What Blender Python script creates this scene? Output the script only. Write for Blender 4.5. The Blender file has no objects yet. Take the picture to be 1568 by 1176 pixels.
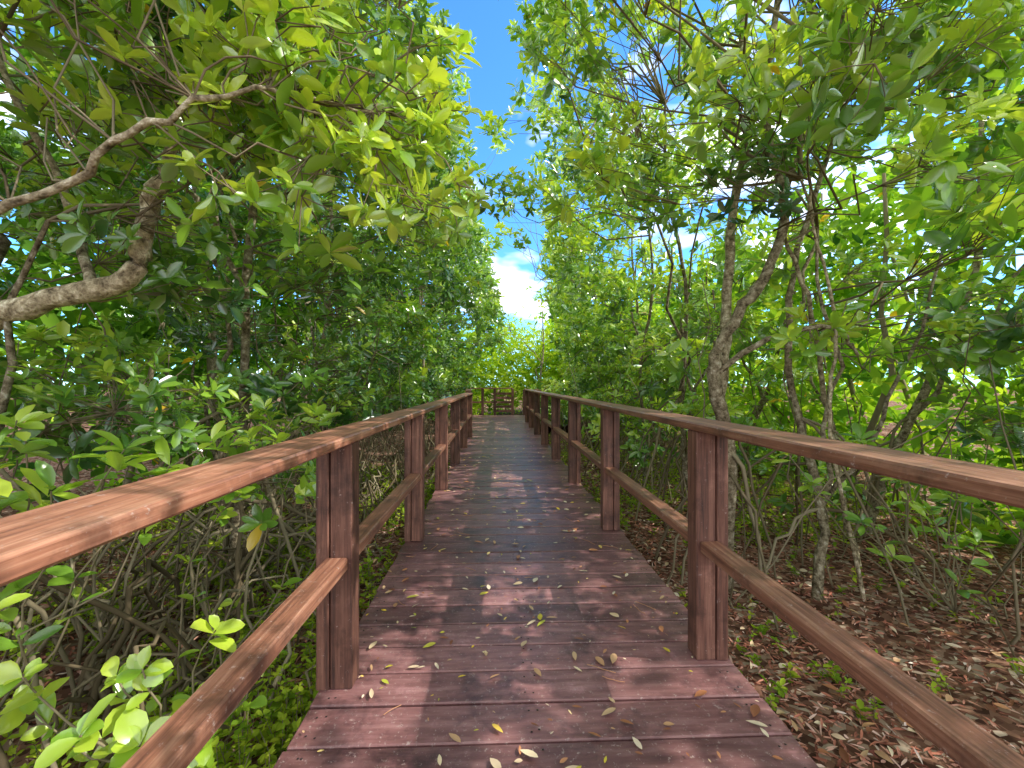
import bpy, math, numpy as np
rng=np.random.default_rng(11)
S=bpy.context.scene
S.view_settings.view_transform='Standard'; S.view_settings.look='None'; S.view_settings.exposure=0
GZ=-0.38
# ---------------------------------------------------------------- materials
def newmat(name):
    m=bpy.data.materials.new(name); m.use_nodes=True
    nt=m.node_tree; nt.nodes.clear()
    return m,nt,nt.nodes,nt.links
def ramp(nd,stops):
    r=nd.new('ShaderNodeValToRGB'); e=r.color_ramp.elements
    while len(e)<len(stops): e.new(0.5)
    for i,(p,c) in enumerate(stops):
        e[i].position=p; e[i].color=(c[0],c[1],c[2],1)
    return r
def leafmat(name,stops,rough=0.38,trans=0.35,tboost=(1.4,1.3,0.6),gloss=.07):
    m,nt,nd,lk=newmat(name)
    o=nd.new('ShaderNodeOutputMaterial'); p=nd.new('ShaderNodeBsdfDiffuse')
    a=nd.new('ShaderNodeAttribute'); a.attribute_name='tint'
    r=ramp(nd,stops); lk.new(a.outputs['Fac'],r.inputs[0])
    lk.new(r.outputs[0],p.inputs['Color']); g=nd.new('ShaderNodeBsdfGlossy'); g.inputs['Roughness'].default_value=rough
    g.inputs['Color'].default_value=(1,1,1,1)
    fr=nd.new('ShaderNodeLayerWeight'); fr.inputs[0].default_value=.2
    mg=nd.new('ShaderNodeMath'); mg.operation='MULTIPLY_ADD'; mg.inputs[1].default_value=.3; mg.inputs[2].default_value=gloss*.6
    lk.new(fr.outputs['Fresnel'],mg.inputs[0])
    out=p
    if trans>0:
        t=nd.new('ShaderNodeBsdfTranslucent')
        v=nd.new('ShaderNodeVectorMath'); v.operation='MULTIPLY'; v.inputs[1].default_value=tboost
        lk.new(r.outputs[0],v.inputs[0]); lk.new(v.outputs[0],t.inputs[0])
        ms=nd.new('ShaderNodeMixShader'); ms.inputs[0].default_value=trans
        lk.new(p.outputs[0],ms.inputs[1]); lk.new(t.outputs[0],ms.inputs[2]); out=ms
    if gloss<=0: lk.new(out.outputs[0],o.inputs[0]); return m
    m2=nd.new('ShaderNodeMixShader'); lk.new(mg.outputs[0],m2.inputs[0])
    lk.new(out.outputs[0],m2.inputs[1]); lk.new(g.outputs[0],m2.inputs[2]); lk.new(m2.outputs[0],o.inputs[0])
    return m
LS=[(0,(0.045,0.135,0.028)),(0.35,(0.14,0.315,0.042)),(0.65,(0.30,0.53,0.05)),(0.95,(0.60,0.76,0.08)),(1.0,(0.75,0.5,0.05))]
M_leaf=leafmat('mangrove_leaf',LS,0.25,0.42,(1.25,1.18,.5),.15)
M_leaf_far=leafmat('distant_leaf',LS,0.26,0.42,(1.25,1.18,.5),0)
M_seed=leafmat('seedling_leaf',[(0,(0.09,0.18,0.02)),(0.5,(0.23,0.38,0.035)),(1,(0.54,0.63,0.06))],0.45,0.35,gloss=0)
M_dead=leafmat('dead_leaf',[(0,(0.20,0.07,0.04)),(0.3,(0.50,0.20,0.08)),(0.55,(0.65,0.45,0.25)),(0.75,(0.80,0.68,0.5)),(0.88,(0.88,0.58,0.04)),(1,(0.40,0.48,0.06))],0.5,0.1,(1.1,1,0.8))
M_chip=leafmat('mulch_chip',[(0,(0.13,0.045,0.035)),(0.4,(0.46,0.18,0.12)),(0.7,(0.60,0.33,0.25)),(1,(0.86,0.78,0.70))],0.7,0.0,gloss=0)
def barkmat():
    m,nt,nd,lk=newmat('mangrove_bark')
    o=nd.new('ShaderNodeOutputMaterial'); p=nd.new('ShaderNodeBsdfDiffuse')
    tc=nd.new('ShaderNodeTexCoord')
    n=nd.new('ShaderNodeTexNoise'); n.inputs['Scale'].default_value=20; n.inputs['Detail'].default_value=3; n.inputs['Roughness'].default_value=0.75
    lk.new(tc.outputs['Object'],n.inputs[0])
    r=ramp(nd,[(0.32,(0.07,0.055,0.035)),(0.46,(0.24,0.195,0.125)),(0.58,(0.41,0.35,0.24)),(0.7,(0.66,0.61,0.48))])
    lk.new(n.outputs['Fac'],r.inputs[0])
    a=nd.new('ShaderNodeAttribute'); a.attribute_name='tint'
    mx=nd.new('ShaderNodeMixRGB'); mx.blend_type='MULTIPLY'; mx.inputs[0].default_value=1
    lk.new(r.outputs[0],mx.inputs[1]); lk.new(a.outputs['Fac'],mx.inputs[2])
    lk.new(mx.outputs[0],p.inputs['Color'])
    b=nd.new('ShaderNodeBump'); b.inputs['Strength'].default_value=1.0; b.inputs['Distance'].default_value=0.02
    lk.new(n.outputs['Fac'],b.inputs['Height']); lk.new(b.outputs[0],p.inputs['Normal'])
    lk.new(p.outputs[0],o.inputs[0]); return m
M_bark=barkmat()
def twigmat():
    m,nt,nd,lk=newmat('twig_bark')
    o=nd.new('ShaderNodeOutputMaterial'); p=nd.new('ShaderNodeBsdfDiffuse')
    a=nd.new('ShaderNodeAttribute'); a.attribute_name='tint'
    r=ramp(nd,[(0,(0.02,0.016,0.01)),(0.5,(0.15,0.115,0.07)),(1,(0.34,0.29,0.19))]); lk.new(a.outputs['Fac'],r.inputs[0])
    lk.new(r.outputs[0],p.inputs['Color']); lk.new(p.outputs[0],o.inputs[0]); return m
M_twig=twigmat()
def woodmat(name,scale,base,dark,light,rough=0.5,wear=0.6,scuff=(0.5,0.4,0.37),sc=.64):
    m,nt,nd,lk=newmat(name)
    o=nd.new('ShaderNodeOutputMaterial'); p=nd.new('ShaderNodeBsdfPrincipled')
    tc=nd.new('ShaderNodeTexCoord'); mp=nd.new('ShaderNodeMapping'); mp.inputs['Scale'].default_value=scale
    a=nd.new('ShaderNodeAttribute'); a.attribute_name='tint'
    cmb=nd.new('ShaderNodeVectorMath'); cmb.operation='ADD'
    mlt=nd.new('ShaderNodeMath'); mlt.operation='MULTIPLY'; mlt.inputs[1].default_value=37.0
    lk.new(a.outputs['Fac'],mlt.inputs[0]); lk.new(tc.outputs['Object'],cmb.inputs[0]); lk.new(mlt.outputs[0],cmb.inputs[1])
    lk.new(cmb.outputs[0],mp.inputs[0])
    g=nd.new('ShaderNodeTexNoise'); g.inputs['Scale'].default_value=1; g.inputs['Detail'].default_value=4; g.inputs['Roughness'].default_value=0.68
    lk.new(mp.outputs[0],g.inputs[0])
    r=ramp(nd,[(0.28,dark),(0.5,base),(0.72,light)]); lk.new(g.outputs['Fac'],r.inputs[0])
    w=nd.new('ShaderNodeTexNoise'); w.inputs['Scale'].default_value=3.2; w.inputs['Detail'].default_value=6; w.inputs['Roughness'].default_value=0.74
    lk.new(tc.outputs['Object'],w.inputs[0])
    wr=ramp(nd,[(0.36,(0.40,0.41,0.45)),(0.48,(0.92,0.92,0.93)),(0.58,(1.0,1.0,1.0)),(0.72,(1.8,1.95,2.1))]); lk.new(w.outputs['Fac'],wr.inputs[0])
    mx=nd.new('ShaderNodeMixRGB'); mx.blend_type='MULTIPLY'; mx.inputs[0].default_value=wear
    lk.new(r.outputs[0],mx.inputs[1]); lk.new(wr.outputs[0],mx.inputs[2])
    tr=nd.new('ShaderNodeMapRange'); tr.inputs['To Min'].default_value=0.66; tr.inputs['To Max'].default_value=1.28
    lk.new(a.outputs['Fac'],tr.inputs[0])
    mt=nd.new('ShaderNodeMixRGB'); mt.blend_type='MULTIPLY'; mt.inputs[0].default_value=1
    lk.new(mx.outputs[0],mt.inputs[1]); lk.new(tr.outputs[0],mt.inputs[2])
    s=nd.new('ShaderNodeTexNoise'); s.inputs['Scale'].default_value=42; s.inputs['Detail'].default_value=3; s.inputs['Roughness'].default_value=0.85
    lk.new(tc.outputs['Object'],s.inputs[0])
    sr=ramp(nd,[(sc,(0,0,0)),(sc+.1,(0.6,0.6,0.6))]); lk.new(s.outputs['Fac'],sr.inputs[0])
    mz=nd.new('ShaderNodeMixRGB'); mz.inputs[2].default_value=(*scuff,1)
    lk.new(sr.outputs[0],mz.inputs[0]); lk.new(mt.outputs[0],mz.inputs[1])
    lk.new(mz.outputs[0],p.inputs['Base Color'])
    rr=nd.new('ShaderNodeMapRange'); rr.inputs['To Min'].default_value=rough-0.15; rr.inputs['To Max'].default_value=rough+0.2
    lk.new(w.outputs['Fac'],rr.inputs[0]); lk.new(rr.outputs[0],p.inputs['Roughness'])
    b=nd.new('ShaderNodeBump'); b.inputs['Strength'].default_value=0.5; b.inputs['Distance'].default_value=0.003
    lk.new(g.outputs['Fac'],b.inputs['Height']); lk.new(b.outputs[0],p.inputs['Normal'])
    lk.new(p.outputs[0],o.inputs[0]); return m
M_deck=woodmat('deck_paint',(4,28,28),(0.225,0.102,0.099),(0.14,0.063,0.062),(0.32,0.168,0.162),0.40,0.92,sc=.59)
M_rail=woodmat('rail_wood',(55,2.2,55),(0.30,0.128,0.078),(0.12,0.05,0.034),(0.49,0.265,0.175),0.42,0.85,sc=.62)
M_post=woodmat('post_wood',(55,55,2.5),(0.19,0.082,0.057),(0.062,0.03,0.025),(0.34,0.165,0.118),0.5,0.9)
M_under=woodmat('under_wood',(30,3,30),(0.08,0.05,0.04),(0.03,0.02,0.02),(0.13,0.09,0.07),0.8,0.6)
def plain(name,c,rough=0.5,metal=0):
    m,nt,nd,lk=newmat(name); o=nd.new('ShaderNodeOutputMaterial'); p=nd.new('ShaderNodeBsdfPrincipled')
    n=nd.new('ShaderNodeTexNoise'); n.inputs['Scale'].default_value=80
    mx=nd.new('ShaderNodeMixRGB'); mx.blend_type='MULTIPLY'; mx.inputs[0].default_value=0.5; mx.inputs[1].default_value=(*c,1)
    lk.new(n.outputs['Fac'],mx.inputs[2]); lk.new(mx.outputs[0],p.inputs['Base Color'])
    p.inputs['Roughness'].default_value=rough; p.inputs['Metallic'].default_value=metal; lk.new(p.outputs[0],o.inputs[0]); return m
M_screw=plain('screw',(0.05,0.04,0.04),0.5,0.6)
def groundmat():
    m,nt,nd,lk=newmat('leaf_litter_ground')
    o=nd.new('ShaderNodeOutputMaterial'); p=nd.new('ShaderNodeBsdfDiffuse')
    tc=nd.new('ShaderNodeTexCoord')
    v=nd.new('ShaderNodeTexVoronoi'); v.inputs['Scale'].default_value=28; lk.new(tc.outputs['Object'],v.inputs[0])
    sp=nd.new('ShaderNodeSeparateColor'); lk.new(v.outputs['Color'],sp.inputs[0])
    r=ramp(nd,[(0,(0.08,0.04,0.03)),(0.4,(0.20,0.10,0.07)),(0.75,(0.33,0.18,0.125)),(1,(0.5,0.40,0.31))]); lk.new(sp.outputs[0],r.inputs[0])
    n=nd.new('ShaderNodeTexNoise'); n.inputs['Scale'].default_value=1.2; n.inputs['Detail'].default_value=3; lk.new(tc.outputs['Object'],n.inputs[0])
    nr=ramp(nd,[(0.35,(0.5,0.5,0.45)),(0.6,(1,1,1))]); lk.new(n.outputs['Fac'],nr.inputs[0])
    mx=nd.new('ShaderNodeMixRGB'); mx.blend_type='MULTIPLY'; mx.inputs[0].default_value=1
    lk.new(r.outputs[0],mx.inputs[1]); lk.new(nr.outputs[0],mx.inputs[2]); lk.new(mx.outputs[0],p.inputs['Color'])
    lk.new(p.outputs[0],o.inputs[0]); return m
M_ground=groundmat()
# ---------------------------------------------------------------- mesh builder
def nrm(a): return a/np.maximum(np.linalg.norm(a,axis=-1,keepdims=True),1e-9)
class MB:
    def __init__(s): s.V=[];s.T=[];s.Q=[];s.t=[];s.qm=[];s.tm=[];s.n=0;s.smooth=True
    def add(s,v,q=None,t=None,mat=0,tint=0.5):
        v=np.asarray(v,float).reshape(-1,3)
        s.V.append(v); s.t.append(np.broadcast_to(np.asarray(tint,float),(len(v),)).copy())
        if q is not None and len(q): q=np.asarray(q).reshape(-1,4); s.Q.append(q+s.n); s.qm.append(np.full(len(q),mat))
        if t is not None and len(t): t=np.asarray(t).reshape(-1,3); s.T.append(t+s.n); s.tm.append(np.full(len(t),mat))
        s.n+=len(v)
    def tube(s,P,R,sides=6,mat=0,tint=1.0):
        P=np.asarray(P,float); R=np.asarray(R,float)
        T=nrm(np.gradient(P,axis=0)); ref=np.array([0.31,0.17,0.93]) if abs(T[len(T)//2,2])<0.8 else np.array([0.95,0.2,0.1])
        A=nrm(np.cross(T,ref)); B=np.cross(T,A)
        th=np.linspace(0,2*math.pi,sides,endpoint=False)
        v=P[:,None]+R[:,None,None]*(np.cos(th)[None,:,None]*A[:,None]+np.sin(th)[None,:,None]*B[:,None])
        n=len(P); i=np.arange(n-1)[:,None]; j=np.arange(sides)[None]; j2=(j+1)%sides
        q=np.stack([i*sides+j,i*sides+j2,(i+1)*sides+j2,(i+1)*sides+j],-1).reshape(-1,4)
        s.add(v.reshape(-1,3),q,None,mat,tint)
    def twigs(s,A,B,r0,r1,mat=0,tint=1.0,bend=0.12):
        n=len(A)
        if n==0:return
        d=B-A; L=np.linalg.norm(d,axis=1,keepdims=True); T=nrm(d)
        U=nrm(np.cross(T,nrm(rng.normal(size=(n,3))))); W=np.cross(T,U)
        mid=(A+B)/2+U*L*bend*rng.uniform(0.2,1,(n,1))
        th=np.array([0,2.094,4.189]); ring=np.cos(th)[None,:,None]*U[:,None]+np.sin(th)[None,:,None]*W[:,None]
        r0=np.broadcast_to(r0,(n,))[:,None,None]; r1=np.broadcast_to(r1,(n,))[:,None,None]
        v=np.concatenate([A[:,None]+ring*r0,mid[:,None]+ring*(r0+r1)/2,B[:,None]+ring*r1],1)
        f=[]
        for k in (0,1):
            for j in range(3): f.append([k*3+j,k*3+(j+1)%3,k*3+3+(j+1)%3,k*3+3+j])
        q=(np.array(f)[None]+np.arange(n)[:,None,None]*9).reshape(-1,4)
        s.add(v.reshape(-1,3),q,None,mat,tint)
    def leaves(s,P,D,N,L,W,mat=1,tint=0.5,hi=False,droop=0.12,fold=0.18):
        n=len(P)
        if n==0:return
        D=nrm(D); Wd=nrm(np.cross(D,N)); N=np.cross(Wd,D)
        L=np.broadcast_to(L,(n,))[:,None]; W=np.broadcast_to(W,(n,))[:,None]*0.5
        tint=np.broadcast_to(tint,(n,)); dr=droop*rng.uniform(-0.3,1.4,(n,1))
        def pt(t,side,w):
            return P+D*L*t+Wd*W*side*w+N*(abs(side)*W*w*fold*2 - dr*L*t*t)
        if hi:
            rows=[(0.18,0.5),(0.4,0.92),(0.65,1.0),(0.87,0.62)]
            c=[pt(0,0,0)]
            for t,w in rows: c+=[pt(t,-1,w),pt(t,0,0),pt(t,1,w)]
            c.append(pt(1,0,0)); K=14
            v=np.stack(c,1)
            T=[[0,2,1],[0,3,2],[10,11,13],[11,12,13]]; Q=[]
            for r in range(3):
                b=1+3*r; Q+=[[b,b+1,b+4,b+3],[b+1,b+2,b+5,b+4]]
        else:
            c=[pt(0,0,0),pt(0.32,-1,0.85),pt(0.72,-1,0.9),pt(1,0,0),pt(0.72,1,0.9),pt(0.32,1,0.85)]; K=6
            v=np.stack(c,1); T=[]; Q=[[0,3,2,1],[0,5,4,3]]
        off=np.arange(n)[:,None,None]*K
        q=(np.array(Q)[None]+off).reshape(-1,4); t=(np.array(T)[None]+off).reshape(-1,3) if T else None
        s.add(v.reshape(-1,3),q,t,mat,np.repeat(tint,K))
    def rosettes(s,P,A,L,k=7,mat=1,tint=0.5,hi=False,spread=(35,100),asp=0.42,droop=0.12):
        n=len(P)
        if n==0:return
        A=nrm(A); U=nrm(np.cross(A,rng.normal(size=(n,3)))); V=np.cross(A,U)
        th=(np.arange(k)*2.4)[None]+rng.uniform(0,6.28,(n,1))+rng.normal(0,.25,(n,k))
        ph=np.radians(rng.uniform(spread[0],spread[1],(n,k)))
        R=np.cos(th)[...,None]*U[:,None]+np.sin(th)[...,None]*V[:,None]
        D=np.cos(ph)[...,None]*A[:,None]+np.sin(ph)[...,None]*R
        N=np.sin(ph)[...,None]*A[:,None]-np.cos(ph)[...,None]*R + rng.normal(0,.25,D.shape)
        L=np.broadcast_to(L,(n,))[:,None]*rng.uniform(0.55,1.15,(n,k))
        off=A[:,None]*(rng.uniform(-0.5,0.1,(n,k))*L)[...,None]
        PP=(P[:,None]+off).reshape(-1,3)
        ti=np.clip(np.broadcast_to(tint,(n,))[:,None]+rng.normal(0,.13,(n,k)),0,0.95)
        odd=rng.random((n,k))<0.003; ti=np.where(odd,1.0,ti)
        L=L.reshape(-1)
        s.leaves(PP,D.reshape(-1,3),N.reshape(-1,3),L,L*asp*rng.uniform(.85,1.15,L.shape),mat,ti.reshape(-1),hi,droop)
    def box(s,c,size,mat=0,tint=None,rot=0.0,tilt=0.0,ch=0.004):
        hx,hy,hz=np.array(size)/2.0
        a=min(ch,hx*.4,hy*.4,hz*.4); vs=[];idx={}
        for sx in(-1,1):
            for sy in(-1,1):
                for sz in(-1,1):
                    for ax in range(3):
                        v=[sx*(hx-a),sy*(hy-a),sz*(hz-a)]; v[ax]=(sx*hx,sy*hy,sz*hz)[ax]
                        idx[(sx,sy,sz,ax)]=len(vs); vs.append(v)
        Q=[];T=[]
        for ax in range(3):
            o=[i for i in range(3) if i!=ax]
            for sg in(-1,1):
                f=[]
                for (p,q) in((-1,-1),(1,-1),(1,1),(-1,1)):
                    k=[0,0,0];k[ax]=sg;k[o[0]]=p;k[o[1]]=q; f.append(idx[(*k,ax)])
                if (sg==1)==(ax==1): f=f[::-1]
                Q.append(f)
        for ax in range(3):
            o=[i for i in range(3) if i!=ax]
            for p in(-1,1):
                for q in(-1,1):
                    k0=[0,0,0];k0[o[0]]=p;k0[o[1]]=q;k1=list(k0);k0[ax]=-1;k1[ax]=1
                    Q.append([idx[(*k0,o[0])],idx[(*k1,o[0])],idx[(*k1,o[1])],idx[(*k0,o[1])]])
        for sx in(-1,1):
            for sy in(-1,1):
                for sz in(-1,1): T.append([idx[(sx,sy,sz,a2)] for a2 in range(3)])
        v=np.array(vs)
        if tilt:
            c1,s1=math.cos(tilt),math.sin(tilt); v=v@np.array([[1,0,0],[0,c1,s1],[0,-s1,c1]])
        c0,s0=math.cos(rot),math.sin(rot); v=v@np.array([[c0,s0,0],[-s0,c0,0],[0,0,1]])
        s.add(v+np.array(c),Q,T,mat,rng.random() if tint is None else tint)
    def beam(s,p0,p1,w,h,mat=0,tint=None,gap=0.0):
        p0=np.array(p0,float);p1=np.array(p1,float);d=p1-p0;L=np.linalg.norm(d)
        s.box((p0+p1)/2,(w,L-gap,h),mat,tint,rot=-math.atan2(d[0],d[1]),tilt=math.asin(d[2]/L))
    def build(s,name,mats,smooth=True,recalc=False):
        V=np.concatenate(s.V); me=bpy.data.meshes.new(name)
        Q=np.concatenate(s.Q) if s.Q else np.zeros((0,4),int); T=np.concatenate(s.T) if s.T else np.zeros((0,3),int)
        me.vertices.add(len(V)); me.vertices.foreach_set('co',V.astype(np.float32).ravel())
        me.loops.add(Q.size+T.size); me.loops.foreach_set('vertex_index',np.concatenate([Q.ravel(),T.ravel()]).astype(np.int32))
        me.polygons.add(len(Q)+len(T))
        st=np.concatenate([np.arange(len(Q))*4,Q.size+np.arange(len(T))*3]).astype(np.int32)
        me.polygons.foreach_set('loop_start',st)
        mi=np.concatenate((s.qm if s.Q else [])+(s.tm if s.T else [])).astype(np.int32)
        me.polygons.foreach_set('material_index',mi)
        me.polygons.foreach_set('use_smooth',np.full(len(mi),smooth))
        for m in mats: me.materials.append(m)
        at=me.attributes.new('tint','FLOAT','POINT'); at.data.foreach_set('value',np.concatenate(s.t).astype(np.float32))
        me.update(calc_edges=True); me.validate()
        if recalc:
            import bmesh
            bm=bmesh.new(); bm.from_mesh(me); bmesh.ops.recalc_face_normals(bm,faces=bm.faces); bm.to_mesh(me); bm.free()
        o=bpy.data.objects.new(name,me); S.collection.objects.link(o); return o
def curve(p0,p1,sag=0.15,n=6,wob=0.05,up=0.0):
    p0=np.array(p0,float);p1=np.array(p1,float);L=np.linalg.norm(p1-p0)
    t=np.linspace(0,1,n)[:,None]; P=p0*(1-t)+p1*t
    sd=nrm(rng.normal(size=3)); P=P+sd*np.sin(t*math.pi)*L*sag*rng.uniform(.3,1)
    P[:,2]+=(np.sin(t*math.pi)*L*up)[:,0]
    P[1:-1]+=rng.normal(0,wob*L/n*1.5,(n-2,3)); return P
def smoothpts(K,n=5):
    K=np.array(K,float); out=[]
    for i in range(len(K)-1):
        a=K[max(i-1,0)];b=K[i];c=K[i+1];d=K[min(i+2,len(K)-1)]
        for t in np.linspace(0,1,n,endpoint=False):
            out.append(.5*((2*b)+(-a+c)*t+(2*a-5*b+4*c-d)*t*t+(-a+3*b-3*c+d)*t**3))
    out.append(K[-1]); return np.array(out)
# ---------------------------------------------------------------- ground
def gh(x,y):
    return GZ+0.05*np.sin(x*1.3+y*.7)+0.04*np.sin(y*1.9-x*.6)+0.02*np.sin(x*5+1)*np.sin(y*4.3)-0.10*(1/(1+np.exp((x+1.2)*3)))
u=np.linspace(-1,1,161); g=np.sign(u)*(np.abs(u)*12+np.abs(u)**5*250)
X,Y=np.meshgrid(g,g+4,indexing='ij'); Z=gh(X,Y); b=MB()
i,j=np.meshgrid(np.arange(160),np.arange(160),indexing='ij'); q=np.stack([i*161+j,(i+1)*161+j,(i+1)*161+j+1,i*161+j+1],-1)
b.add(np.stack([X,Y,Z],-1),q); b.build('ground',[M_ground])
# ---------------------------------------------------------------- boardwalk
XL,XR=-0.75,1.08
b=MB(); y=-1.6; pitch=0.1875
while y<17.3:
    xl,xr=XL,XR
    if y>11: xl=XL-(y-11)*0.07
    if y>13.6: xr=XR+min((y-13.6)*6,4.5)
    b.box(((xl+xr)/2+rng.normal(0,.006),y,-0.02+rng.normal(0,.0014)),(xr-xl,pitch-0.010,0.04),0,rot=rng.normal(0,.0015),ch=0.005)
    if y<7:
        for xx in (xl+.06,xl+.09,0.12,0.155,xr-.09,xr-.06):
            for dy in(-.05,.05):
                th=np.linspace(0,6.283,7)[:-1]; c=np.array([xx+rng.normal(0,.005),y+dy+rng.normal(0,.005),0.0022])
                v=np.vstack([c+[0,0,.0012],np.stack([c[0]+.0045*np.cos(th),c[1]+.0045*np.sin(th),np.full(6,c[2]-.001)],-1)])
                b.add(v,None,[[0,k+1,(k+1)%6+1] for k in range(6)],2,.5)
    y+=pitch
for xx in (XL+.06,0.16,XR-.06): b.box((xx,7.8,-0.142),(0.045,19,0.19),1)
for yy in np.arange(-1.4,17.5,1.72):
    b.box((0.16,yy,-0.29),(1.7,0.09,0.09),1)
    for xx in (XL+.12,XR-.12): b.box((xx,yy,-0.56),(0.12,0.12,0.44),1)
b.build('boardwalk',[M_deck,M_under,M_screw],smooth=False,recalc=True)
# railings
def post(b,x,y,side,top,z0=0.001):
    h=top-0.04-z0
    b.box((x+side*0.045,y,z0+h/2),(0.09,0.095,h),1)
    b.box((x+side*0.121,y+0.004,z0+h/2-.002),(0.052,0.115,h-.003),1)
    b.box((x+side*0.0925,y+.002,z0+h/2-.004),(0.007,0.07,h-.02),1,tint=0.05)
def rail_run(b,x,side,ys,top,mid,y0,y1):
    for yy in ys: post(b,x,yy,side,top)
    cuts=[y0]+[ys[k] for k in range(1,len(ys),2) if ys[k]<y1-1]+[y1]
    for a,c in zip(cuts[:-1],cuts[1:]):
        b.box((x+side*0.082,(a+c)/2,top-0.019),(0.182,c-a-0.004,0.038),0,ch=.006)
    e=[y0]+list(ys)+[y1]
    for a,c in zip(e[:-1],e[1:]):
        if c-a<0.3: continue
        b.box((x+side*0.062,(a+c)/2,mid-0.027),(0.092,c-a-0.096,0.054),0,ch=.006)
b=MB(); LY=[0.15-1.65,0.15]+[1.82+1.65*k for k in range(6)]
rail_run(b,-0.61,-1,LY,1.07,0.555,-1.7,LY[-1]+.06)
b.build('wooden_railing',[M_rail,M_post],False,True)
b=MB(); RY=[-1.5,0.2]+[1.95+1.72*k for k in range(8)]
rail_run(b,0.92,1,RY,1.10,0.555,-1.7,RY[-1]+.06)
b.build('wooden_railing',[M_rail,M_post],False,True)
def free_rail(P,top,slats=()):
    b=MB()
    for k,(x,yy) in enumerate(P):
        b.box((x,yy,(top-.04)/2),(.11,.1,top-.042),1)
    for k in range(len(P)-1):
        a,c=np.array(P[k]),np.array(P[k+1])
        b.beam((*a,top-.019),(*c,top-.019),.15,.045,0,gap=.004)
        zs=[.53] if k not in slats else [.16,.34,.52,.70,.88]
        for z in zs: b.beam((*a,z),(*c,z),.04,.10 if k in slats else .07,0 if k not in slats else 1,gap=.12)
    return b.build('wooden_railing',[M_rail,M_post],False,True)
ly=LY[-1]
free_rail([(-.72,ly+.3),(-.86,ly+2.3),(-1.0,ly+4.5),(-1.15,17.2),(-.62,17.3),(-.12,17.35),(.62,17.4)],1.12,slats=(5,))
free_rail([(1.15,14.3),(2.7,14.5),(4.2,14.6),(5.4,14.7)],1.08,slats=(1,))
free_rail([(1.1,17.3),(2.4,17.3),(3.8,17.3),(5.4,17.3)],1.08,slats=(0,1,2))
# ---------------------------------------------------------------- trees
CAM=np.array([0,0,1.28])
def gapc(y,z): return 0.097*y-0.168*(z-1.28)
def pocket(c):
    x,y,z=c
    return x<-.95 and .7<y<2.3 and 1.15<z<2.75
def outside(c,r):
    x,y,z=c
    if np.linalg.norm(c-CAM)<1.35+r: return False
    if z<2.5 and y<18 and (-0.95-r*.8)<x<(1.25+r*.8): return False
    gx=gapc(max(y,0),z); hw=0.052*max(y,0)+0.10+r*0.64
    if z>=1.3 and abs(x-gx)<hw: return False
    if pocket(c) and rng.random()<.85: return False
    if x<0 and z<1.05 and y<6 and rng.random()<.75: return False
    return True
def leafsize(d): return 0.120 if d<6 else 0.120+0.010*(d-6)
def clump(b,c,r,tint,start,dens=1.0,size=None,k=7,br_r=1.0):
    d=np.linalg.norm(c-CAM); L=(size or leafsize(d))*rng.uniform(.82,1.25)
    n=int(dens*29*(r/.45)**2*(.118/L)**1.5)
    if n<3:n=3
    dirs=nrm(rng.normal(size=(n,3))); rad=r*rng.uniform(.25,1,(n,1))**.7
    P=c+dirs*rad*np.array([1.1,1.1,.75])
    ok=np.linalg.norm(P-CAM,axis=1)>0.9
    ok&=~((P[:,2]<2.3)&(P[:,1]<17.5)&(P[:,0]>-.84)&(P[:,0]<1.15)) | (size is not None and size<.112); P=P[ok];dirs=dirs[ok]
    if len(P)==0:return
    br=curve(start,c,.12,7,.25); Lb=np.linalg.norm(c-start)
    b.tube(br,np.linspace((.004+.004*Lb)*br_r,.003,7),5 if d<6 else 4,2,rng.uniform(.4,.9))
    tw=np.arange(len(P)) if d<5.0 else np.arange(0,len(P),4)
    ii=rng.integers(4,7,len(tw)); A=br[ii]
    b.twigs(A,P[tw],.0033,.002,2,rng.uniform(.4,.9,),.15)
    ax=nrm(dirs*.8+np.array([0,0,.75])+rng.normal(0,.35,P.shape))
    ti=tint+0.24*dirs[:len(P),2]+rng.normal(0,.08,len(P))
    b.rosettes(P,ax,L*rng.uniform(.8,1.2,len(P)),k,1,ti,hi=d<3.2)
def trunk(b,K,r0,r1,tint=1.0,n=5,sides=9):
    P=smoothpts(K,n); P[1:-1]+=rng.normal(0,.008,(len(P)-2,3))
    R=np.linspace(r0,r1,len(P))*(1+rng.normal(0,.06,len(P))); b.tube(P,R,sides,0,tint); return P
def roots(b,P,n,spread=1.0):
    for _ in range(n):
        h=rng.uniform(.0,1.1); k=np.argmin(np.abs(P[:,2]-h)); p=P[k]
        a=rng.uniform(0,6.28); R=rng.uniform(.35,1.2)*spread
        e=np.array([p[0]+R*math.cos(a),p[1]+R*math.sin(a),GZ-.15])
        if -1.0<e[0]<1.3: continue
        t=np.linspace(0,1,8)[:,None]; Q=p*(1-t)+e*t; Q[:,2]=p[2]+(e[2]-p[2])*(t[:,0]**1.8); Q[1:-1]+=rng.normal(0,.02,(6,3))
        b.tube(Q,np.linspace(.015,.009,8)*rng.uniform(.7,1.4),5,2,rng.uniform(.45,1.0))
trees=[]
def addtree(x,y,h,r=.06,extra=None): trees.append(dict(x=x,y=y,h=h,r=r,extra=extra,cl=[]))
for yy in [-.6,1.9,3.6,5.4,7.4,9.6,12.2,15,18.5]: addtree(-2.3+rng.uniform(-.4,.3)-.02*yy,yy,rng.uniform(5.5,8),rng.uniform(.035,.055))
for yy in [.5,3.0,6.4,10.5,14.5,20]: addtree(-4.3+rng.uniform(-.5,.5),yy,rng.uniform(6,8.5),rng.uniform(.05,.07))
for yy in [-.3,3.25,4.7,6.3,8.4,10.8,13.4]: addtree(2.25+rng.uniform(-.25,.3)+.01*yy,yy,rng.uniform(5,6.5),rng.uniform(.03,.05))
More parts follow.
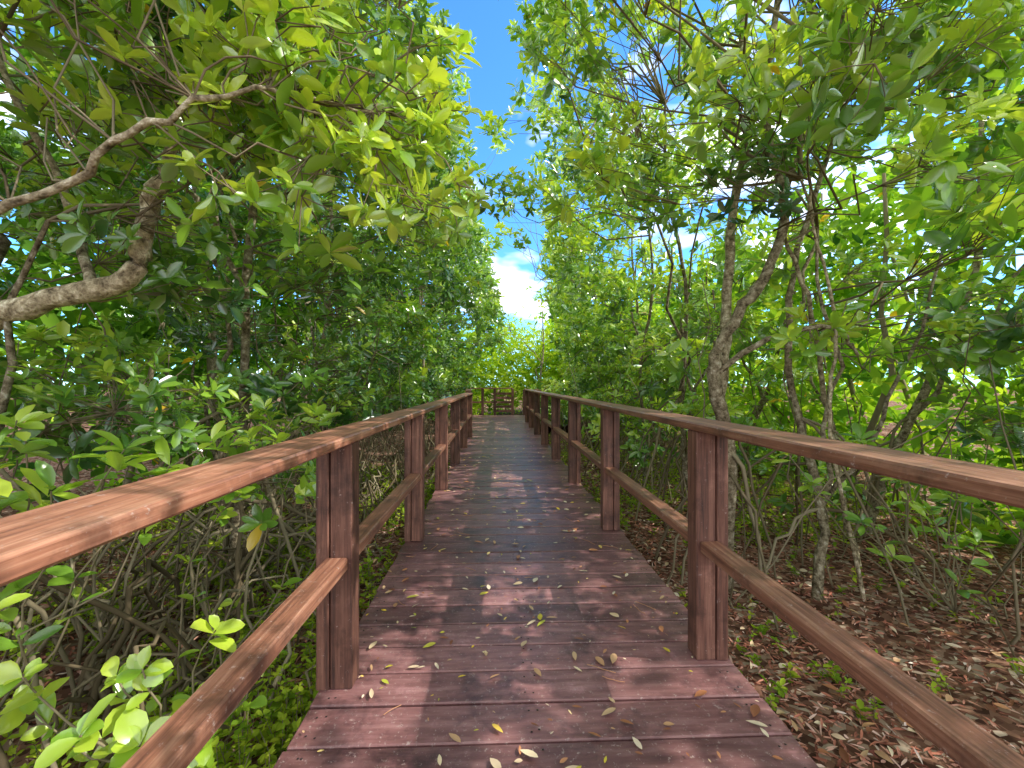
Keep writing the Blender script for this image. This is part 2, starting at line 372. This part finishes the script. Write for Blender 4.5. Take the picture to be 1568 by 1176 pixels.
for yy in [1.4,4.4,7.4,11.5,19.5]: addtree(4.3+rng.uniform(-.4,.5),yy,rng.uniform(4.5,6),rng.uniform(.045,.065))
addtree(2.2,20.5,6.5,.07)
txy=np.array([[t['x'],t['y']] for t in trees])
def sun_p(c):
    x,y,z=c
    s0=x-z*1.1; yy=y-z*.13
    if x<.9 or not(-.2<yy<5): return 0
    if 1.4<=s0<3.2: return .33
    if -1.2<s0<1.4: return .80 if .8<yy<3.6 else .66
    if -4.8<s0<=-1.2: return .36
    return 0
ncl=0
def trydo(c,r,p=1.0,force=False):
    global ncl
    c=np.array(c)
    if not force and not outside(c,r): return
    if rng.random()<sun_p(c): return
    side=txy[:,0]*c[0]>0 if abs(c[0])>.5 else np.ones(len(txy),bool)
    d=np.linalg.norm(txy-c[:2],axis=1)+(~side)*5; k=int(np.argmin(d)); trees[k]['cl'].append((c,r)); ncl+=1
for _ in range(930):
    y=rng.uniform(-.3,21); z=rng.uniform(.4,8.0)
    x=-1.15-abs(rng.normal(0,1.6)) if z<2.5 else gapc(y,z)-abs(rng.normal(0,1.8))-.1
    if x<-5.0 or (z<.8 and rng.random()<.6): continue
    trydo((x,y,z),rng.uniform(.32,.52))
for _ in range(1000):
    y=rng.uniform(-.3,20); z=rng.uniform(.25,7.0)
    x=1.5+abs(rng.normal(0,1.4)) if z<2.5 else gapc(y,z)+abs(rng.normal(0,1.7))+.1
    if x>4.7 or z>7.0-max(x-2.4,0)*1.25 or (z<.8 and y<4 and rng.random()<.85): continue
    if z<1.2 and x<1.9 and y<4: continue
    trydo((x,y,z),rng.uniform(.3,.5))
for _ in range(38):
    y=rng.uniform(5,17); e=rng.uniform(.36,.85)-.1*rng.random(); z=1.28+e*y
    if z>8.3 or z<3.2: continue
    trydo((gapc(y,z)+rng.normal(0,.05*y),y,z),rng.uniform(.2,.32),force=True)
for t in trees:
    b=MB(); x,y,h=t['x'],t['y'],t['h']
    K=[(x,y,GZ-.15)]; cx,cy=x,y
    for f in (.12,.3,.5,.7,.86):
        cx+=rng.normal(0,.16); cy+=rng.normal(0,.16); K.append((cx,cy,GZ+h*f))
    P=trunk(b,K,t['r'],.014,rng.uniform(.6,1.0)); roots(b,P,int(rng.integers(7,13)))
    nodes=[P[3:]]
    for _ in range(3):
        k=rng.integers(3,len(P)//2); e=P[k]+np.array([rng.normal(0,.9),rng.normal(0,.9),rng.uniform(1.5,3.5)])
        if e[2]<3 and -1.1<e[0]<1.4: continue
        Q=curve(P[k],e,.15,9,.15); b.tube(Q,np.linspace(t['r']*.55,.010,9),6,0,rng.uniform(.6,1)); nodes.append(Q[2:])
    N=np.concatenate(nodes)
    for c,r in t['cl']:
        cost=np.linalg.norm(N-c,axis=1)+np.maximum(N[:,2]-c[2]+.2,0)*1.2
        st=N[np.argmin(cost)]
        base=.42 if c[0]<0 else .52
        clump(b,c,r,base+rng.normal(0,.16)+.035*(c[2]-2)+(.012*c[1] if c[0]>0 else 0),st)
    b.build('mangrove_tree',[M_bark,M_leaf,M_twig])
# --- feature trees near the camera
b=MB()
P=trunk(b,[(-3.7,1.8,GZ-.2),(-3.4,2.05,.6),(-2.95,2.1,1.3),(-2.42,2.14,1.62),(-1.84,2.14,1.82),(-1.74,2.14,2.14),(-1.64,2.2,2.5),(-1.7,2.6,3.5),(-1.7,2.9,4.6)],.07,.024,1.6,6,12)
roots(b,P,14)
Q=trunk(b,[P[22],(-2.5,2.5,2.4),(-2.8,2.4,3.2),(-2.7,2.3,4.2)],.025,.012,1.2)
for _ in range(26):
    c=np.array([rng.uniform(-3.6,-1.3),rng.uniform(2.4,3.6),rng.uniform(2.6,4.6)])
    N=np.vstack([P[30:],Q]); st=N[np.argmin(np.linalg.norm(N-c,axis=1))]
    if outside(c,.3): clump(b,c,.32,.5,st,.9)
b.build('mangrove_tree',[M_bark,M_leaf,M_twig])
b=MB()
P=trunk(b,[(-3.3,.2,GZ-.1),(-3.0,.6,.7),(-2.2,1.15,1.5),(-1.55,1.4,1.86),(-1.2,1.42,2.10),(-.92,1.45,2.27),(-.7,1.6,2.36),(-.45,1.75,2.36)],.02,.005,1.2,6,8)
for _ in range(28):
    k=rng.integers(24,len(P)); c=P[k]+np.array([rng.normal(.08,.18),rng.uniform(.0,.5),rng.normal(0.08,.22)])
    clump(b,c,.22,.82,P[k],.7,.105,7,.7)
for c in [(-.55,1.75,2.12),(-.38,1.9,2.2),(-.2,1.85,2.05),(-.75,1.7,2.3),(-.95,1.6,2.45),(-.6,1.65,2.5),(-.35,1.7,2.35),(-.45,1.6,1.98),(-.8,1.6,2.0),(-.3,1.75,2.0),(-.12,1.8,2.12),(-.6,1.55,2.25)]: clump(b,np.array(c),.17,.9,P[-3],.9,.10,7,.7)
for _ in range(42):
    c=np.array([rng.uniform(-2.8,-.8),rng.uniform(1.2,2.4),rng.uniform(2.45,3.5)])
    near=P[18:][np.argmin(np.linalg.norm(P[18:]-c,axis=1))]
    if np.linalg.norm(c-CAM)>1.45: clump(b,c,.26,.74,near,.9,.115,7,.45)
b.build('mangrove_tree',[M_bark,M_leaf,M_twig])
b=MB()
P=trunk(b,[(1.95,3.5,GZ-.15),(1.86,3.3,.75),(1.68,3.2,1.35),(1.80,3.15,1.75),(2.05,3.1,2.15),(2.18,3.1,2.65),(2.1,3.2,3.4),(2.3,3.3,4.6)],.06,.022,.9,6,10)
P2=trunk(b,[(2.0,3.6,GZ-.15),(1.98,3.65,1.0),(2.0,3.6,1.8),(2.05,3.6,2.7),(2.15,3.5,3.6),(2.05,3.5,4.6)],.055,.03,1.3,6,10)
P3=trunk(b,[P[12],(2.05,3.1,1.62),(2.45,3.0,1.7),(2.75,3.1,1.5)],.025,.012,1.0)
P4=trunk(b,[(3.3,3.7,GZ-.1),(3.0,3.6,.6),(2.7,3.4,1.4),(2.5,3.3,2.0),(2.3,3.3,2.6),(2.5,3.2,3.5)],.025,.012,1.4,6,7)
P5=trunk(b,[(2.9,3.2,GZ-.1),(2.55,3.1,.9),(2.5,3.0,1.7),(2.25,2.9,2.4),(2.2,2.9,3.2)],.015,.009,1.5,6,6)
roots(b,P,10,.7)
N=np.vstack([P[20:],P2[12:],P4[14:]])
for _ in range(125):
    c=np.array([rng.uniform(1.3,4.2),rng.uniform(1.6,4.2),rng.uniform(1.5,4.6)])
    if outside(c,.3) and rng.random()>sun_p(c)*.75: clump(b,c,.3,.64+rng.normal(0,.14),N[np.argmin(np.linalg.norm(N-c,axis=1))],.95,.135,7,.8)
for _ in range(28):
    c=np.array([rng.uniform(2.4,4.4),rng.uniform(2.0,3.8),rng.uniform(3.0,4.4)])
    clump(b,c,.32,.66+rng.normal(0,.12),N[np.argmin(np.linalg.norm(N-c,axis=1))],1.0,.13,7,.7)
b.build('mangrove_tree',[M_bark,M_leaf,M_twig])
# background tree mass
b=MB()
def mass(n,xr,yr,zr,L,t0,sd=.5,m=30):
    C=np.stack([rng.uniform(*xr,n),rng.uniform(*yr,n),zr[0]+(zr[1]-zr[0])*rng.random(n)],-1)
    P=(C[:,None]+rng.normal(0,sd,(n,m,3))).reshape(-1,3); tt=np.repeat(t0+rng.normal(0,.16,n),m)
    b.rosettes(P,nrm(rng.normal(0,.5,P.shape)+[0,0,.7]),L,5,1,tt,asp=.45)
mass(270,(-6.8,-5.2),(-1,27),(GZ+.3,7.0),.30,.35,.55,24)
mass(250,(4.9,6.4),(-1,27),(GZ+.3,4.4),.23,.62,.5,32)
mass(110,(-9,-1.5),(22,25),(GZ+.3,7.5),.33,.45,.6,20)
mass(90,(2.5,9),(22,25),(GZ+.3,6.0),.33,.7,.6,20)
mass(120,(-2.5,4.5),(21,25),(GZ+.4,4.2),.22,.9,.5,40)
mass(70,(-30,-8),(-5,30),(1,6),.6,.4,1.3,14)
mass(70,(8,30),(-5,30),(1,4),.6,.65,1.3,14)
for _ in range(50):
    sx=rng.choice([-1,1]); x=sx*rng.uniform(5,7); y=rng.uniform(0,28)
    b.tube(curve((x,y,GZ-.1),(x+rng.normal(0,.5),y+rng.normal(0,.5),rng.uniform(3,5)),.1,7,.1),np.linspace(.05,.02,7),5,2,.8)
b.build('background_trees',[M_bark,M_leaf_far,M_twig])
b=MB()
for _ in range(330):
    sx=-1 if rng.random()<.55 else 1; x=(-1.2-abs(rng.normal(0,1.5))) if sx<0 else 1.6+abs(rng.normal(0,1.6)); y=rng.uniform(2.2,13)
    if sx>0 and y<3 and x<2.6: continue
    e=np.array([x+rng.normal(0,.7),y+rng.normal(0,.7),rng.uniform(.4,2.2)])
    if -1.05<e[0]<1.35 or e[1]<1.7: continue
    b.tube(curve((x,y,GZ-.12),e,.25,8,.15,.1),np.linspace(.008,.003,8)*rng.uniform(.6,1.4),4,0,rng.uniform(.35,1))
for _ in range(250):
    x=-1.15-abs(rng.normal(0,1.2)); y=2.1+5.5*rng.random()**1.2; a=rng.uniform(0,6.28); R=rng.uniform(.3,1.2)
    e=np.array([x+R*math.cos(a),y+R*math.sin(a),GZ-.12])
    if e[0]>-.95: continue
    r0=rng.uniform(.005,.016)
    b.tube(curve((x,y,GZ-.12),e,.12,10,.3,rng.uniform(.2,.75)),np.linspace(r0*1.3,r0*.7,10),5,0,rng.uniform(.4,1.0))
b.build('mangrove_prop_roots',[M_twig])
def seedlings(n,xr,yr,h,name,fb=.5,pw=1.4):
    b=MB(); x=rng.uniform(*xr,n); y=yr[0]+(yr[1]-yr[0])*rng.random(n)**pw
    keep=np.sin(x*2.3+1)*np.sin(y*1.9)+rng.normal(0,.5,n)>-.25; x=x[keep];y=y[keep];n=len(x)
    A=np.stack([x,y,gh(x,y)-.02],-1); H=rng.uniform(*h,n); B=A+np.stack([rng.normal(0,.04,n),rng.normal(0,.04,n),H],-1)
    b.twigs(A,B,.003,.0015,0,.9,.08)
    for f in (.45,.72,1.0):
        P=A+(B-A)*f; b.rosettes(P,nrm(rng.normal(0,.25,P.shape)+[0,0,1]),rng.uniform(.03,.055,n),4,1,fb+rng.normal(0,.15,n),spread=(50,100),asp=.55)
    b.build(name,[M_twig,M_seed])
seedlings(7500,(-5,-.85),(1.3,9),(.06,.28),'mangrove_seedlings',.66,1.5)
seedlings(3000,(1.25,5.5),(4.2,12),(.06,.30),'mangrove_seedlings',.6,1.2)
seedlings(380,(1.25,5.5),(2.0,4.8),(.05,.2),'mangrove_seedlings',.6)
def bush(base,tips,L,tint,name='seagrape_bush',k=6,asp=.62):
    b=MB(); base=np.array(base,float)
    for tp in tips:
        tp=np.array(tp,float); P=curve(base,tp,.15,8,.1); b.tube(P,np.linspace(.007,.003,8),5,0,.8)
        for f in (4,6,7):
            b.rosettes(P[f:f+1],nrm(np.array([[rng.normal(0,.3),rng.normal(0,.3)-.25,1]])),L*rng.uniform(.75,1),k if f==7 else 3,1,tint+rng.normal(0,.06),True,(45,95),asp,.2)
    b.build(name,[M_twig,M_leaf])
bush((-1.35,1.75,GZ),[(-1.32,1.6,.22),(-1.5,1.7,.12),(-1.12,1.7,.3),(-1.75,1.6,.2),(-1.0,1.85,.1),(-1.25,1.5,.02),(-1.9,1.75,.0),(-1.1,1.6,-.05),(-1.4,1.45,.1)],.12,.84,asp=.66)
bush((-1.7,2.3,GZ),[(-1.25,2.1,.75),(-1.0,2.2,.7),(-1.4,2.2,.6),(-1.15,2.4,.8)],.10,.78)
bush((-2.4,1.9,GZ),[(-1.9,1.75,1.05),(-1.6,1.85,1.0),(-2.1,1.9,1.12),(-1.45,1.9,.92),(-1.75,1.7,.86),(-2.0,1.7,.8),(-1.3,1.95,1.02),(-2.3,1.9,.95),(-1.5,1.7,.98),(-1.25,1.8,.9),(-1.9,1.6,.95),(-2.15,1.7,1.0)],.15,.7,'mangrove_bush',9,.42)
bush((-2.2,1.2,GZ),[(-1.6,1.25,.92),(-1.5,1.3,.8),(-1.9,1.5,.9),(-1.7,1.4,1.0)],.15,.74,'mangrove_bush',9,.42)
bush((3.3,2.9,GZ),[(2.9,2.7,.45),(3.2,2.8,.6),(2.6,2.9,.3),(3.5,2.9,.5),(2.9,3.0,.75),(2.4,3.1,.5),(3.1,2.6,.25),(2.7,2.7,.65),(3.3,2.7,.9),(2.2,3.1,.75),(2.5,2.8,.9),(3.0,2.7,1.05)],.15,.62,'mangrove_bush',9,.42)
n=36000; b=MB()
x=np.where(rng.random(n)<.68,1.1+4.6*rng.random(n)**1.2,rng.uniform(-4.5,-.8,n)); y=.2+7*rng.random(n)**1.3
P=np.stack([x,y,gh(x,y)+rng.uniform(.0,.03,n)],-1); a=rng.uniform(0,6.28,n)
D=np.stack([np.cos(a),np.sin(a),rng.normal(0,.22,n)],-1); N=nrm(rng.normal(0,.35,(n,3))+[0,0,1])
b.leaves(P,D,N,rng.uniform(.02,.075,n),rng.uniform(.006,.017,n),0,np.clip(rng.beta(1.5,2.0,n),0,1),False,.1)
b.build('wood_mulch',[M_chip])
b=MB(); n=3600
x=np.where(rng.random(n)<.5,rng.uniform(1.1,6,n),rng.uniform(-5,-.8,n)); y=.5+9*rng.random(n)**1.2
P=np.stack([x,y,gh(x,y)+.03],-1); a=rng.uniform(0,6.28,n); D=np.stack([np.cos(a),np.sin(a),rng.normal(0,.2,n)],-1); N=nrm(rng.normal(0,.4,(n,3))+[0,0,1])
b.leaves(P,D,N,rng.uniform(.04,.085,n),rng.uniform(.015,.035,n),0,rng.random(n)**.9*.8,True,.25)
b.build('ground_leaf_litter',[M_dead])
b=MB(); n=1250
x=rng.uniform(XL+.03,XR-.03,n); y=.9+14*rng.random(n)**1.3
P=np.stack([x,y,np.full(n,.009)],-1); a=rng.uniform(0,6.28,n); D=np.stack([np.cos(a),np.sin(a),rng.uniform(0,.12,n)],-1); N=nrm(rng.normal(0,.14,(n,3))+[0,0,1])
L=.016+.06*rng.random(n)**1.7
b.leaves(P,D,N,L,L*rng.uniform(.25,.5,n),0,np.clip(rng.beta(1.6,1.2,n),0,1),True,.04,.12)
for _ in range(60):
    c=np.array([rng.uniform(XL+.1,XR-.1),rng.uniform(1,8),.008]); a=rng.uniform(0,6.28); l=rng.uniform(.04,.14)
    b.tube(curve(c,c+[l*math.cos(a),l*math.sin(a),0.002],.08,5,.02),np.full(5,.0016),4,0,.35)
b.build('fallen_leaves',[M_dead])
# ---------------------------------------------------------------- light
el=math.radians(42); az=math.radians(97)
d=np.array([math.sin(az)*math.cos(el),math.cos(az)*math.cos(el),math.sin(el)])
from mathutils import Vector
sl=bpy.data.lights.new('sun','SUN'); sl.energy=5; sl.angle=math.radians(.5); sl.color=(1,.95,.86)
so=bpy.data.objects.new('sun',sl); S.collection.objects.link(so); so.rotation_euler=Vector(d).to_track_quat('Z','Y').to_euler()
w=bpy.data.worlds.new('World'); S.world=w; w.use_nodes=True; nt=w.node_tree; nd=nt.nodes; lk=nt.links
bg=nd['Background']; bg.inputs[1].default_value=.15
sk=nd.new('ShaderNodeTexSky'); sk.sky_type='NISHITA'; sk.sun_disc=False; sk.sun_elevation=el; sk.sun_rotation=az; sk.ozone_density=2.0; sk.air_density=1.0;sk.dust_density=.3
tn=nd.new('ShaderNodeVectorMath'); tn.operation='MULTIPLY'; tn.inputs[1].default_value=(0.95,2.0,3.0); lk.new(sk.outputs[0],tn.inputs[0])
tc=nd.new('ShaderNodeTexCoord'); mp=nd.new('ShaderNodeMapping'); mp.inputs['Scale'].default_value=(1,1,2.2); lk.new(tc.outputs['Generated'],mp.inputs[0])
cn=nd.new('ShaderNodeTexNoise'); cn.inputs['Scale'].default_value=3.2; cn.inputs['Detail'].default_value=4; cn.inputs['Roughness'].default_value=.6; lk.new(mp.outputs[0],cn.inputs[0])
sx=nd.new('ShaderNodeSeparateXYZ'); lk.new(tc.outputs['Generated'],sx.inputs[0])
mr=nd.new('ShaderNodeMapRange'); mr.inputs['From Min'].default_value=.6; mr.inputs['From Max'].default_value=.0; mr.inputs['To Min'].default_value=-.02; mr.inputs['To Max'].default_value=.14  # extra cloud added to the sides and behind, out of view, for fill light
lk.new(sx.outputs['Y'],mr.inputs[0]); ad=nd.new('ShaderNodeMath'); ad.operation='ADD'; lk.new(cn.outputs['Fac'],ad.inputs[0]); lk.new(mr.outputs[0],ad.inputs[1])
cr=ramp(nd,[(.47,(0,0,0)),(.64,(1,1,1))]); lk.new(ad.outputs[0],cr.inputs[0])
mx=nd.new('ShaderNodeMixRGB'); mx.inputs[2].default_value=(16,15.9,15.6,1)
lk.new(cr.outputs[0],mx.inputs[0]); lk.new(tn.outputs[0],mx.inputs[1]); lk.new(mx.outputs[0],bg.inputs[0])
# ---------------------------------------------------------------- camera
cd=bpy.data.cameras.new('camera'); cd.sensor_width=36; cd.lens=36*640/1568; cd.clip_start=.05; cd.clip_end=1500
co=bpy.data.objects.new('camera',cd); S.collection.objects.link(co); co.location=CAM
co.rotation_euler=(math.radians(90),0,-math.atan(22/640)); S.camera=co
print('clumps',ncl,'polys',sum(len(o.data.polygons) for o in S.objects if o.type=='MESH'))
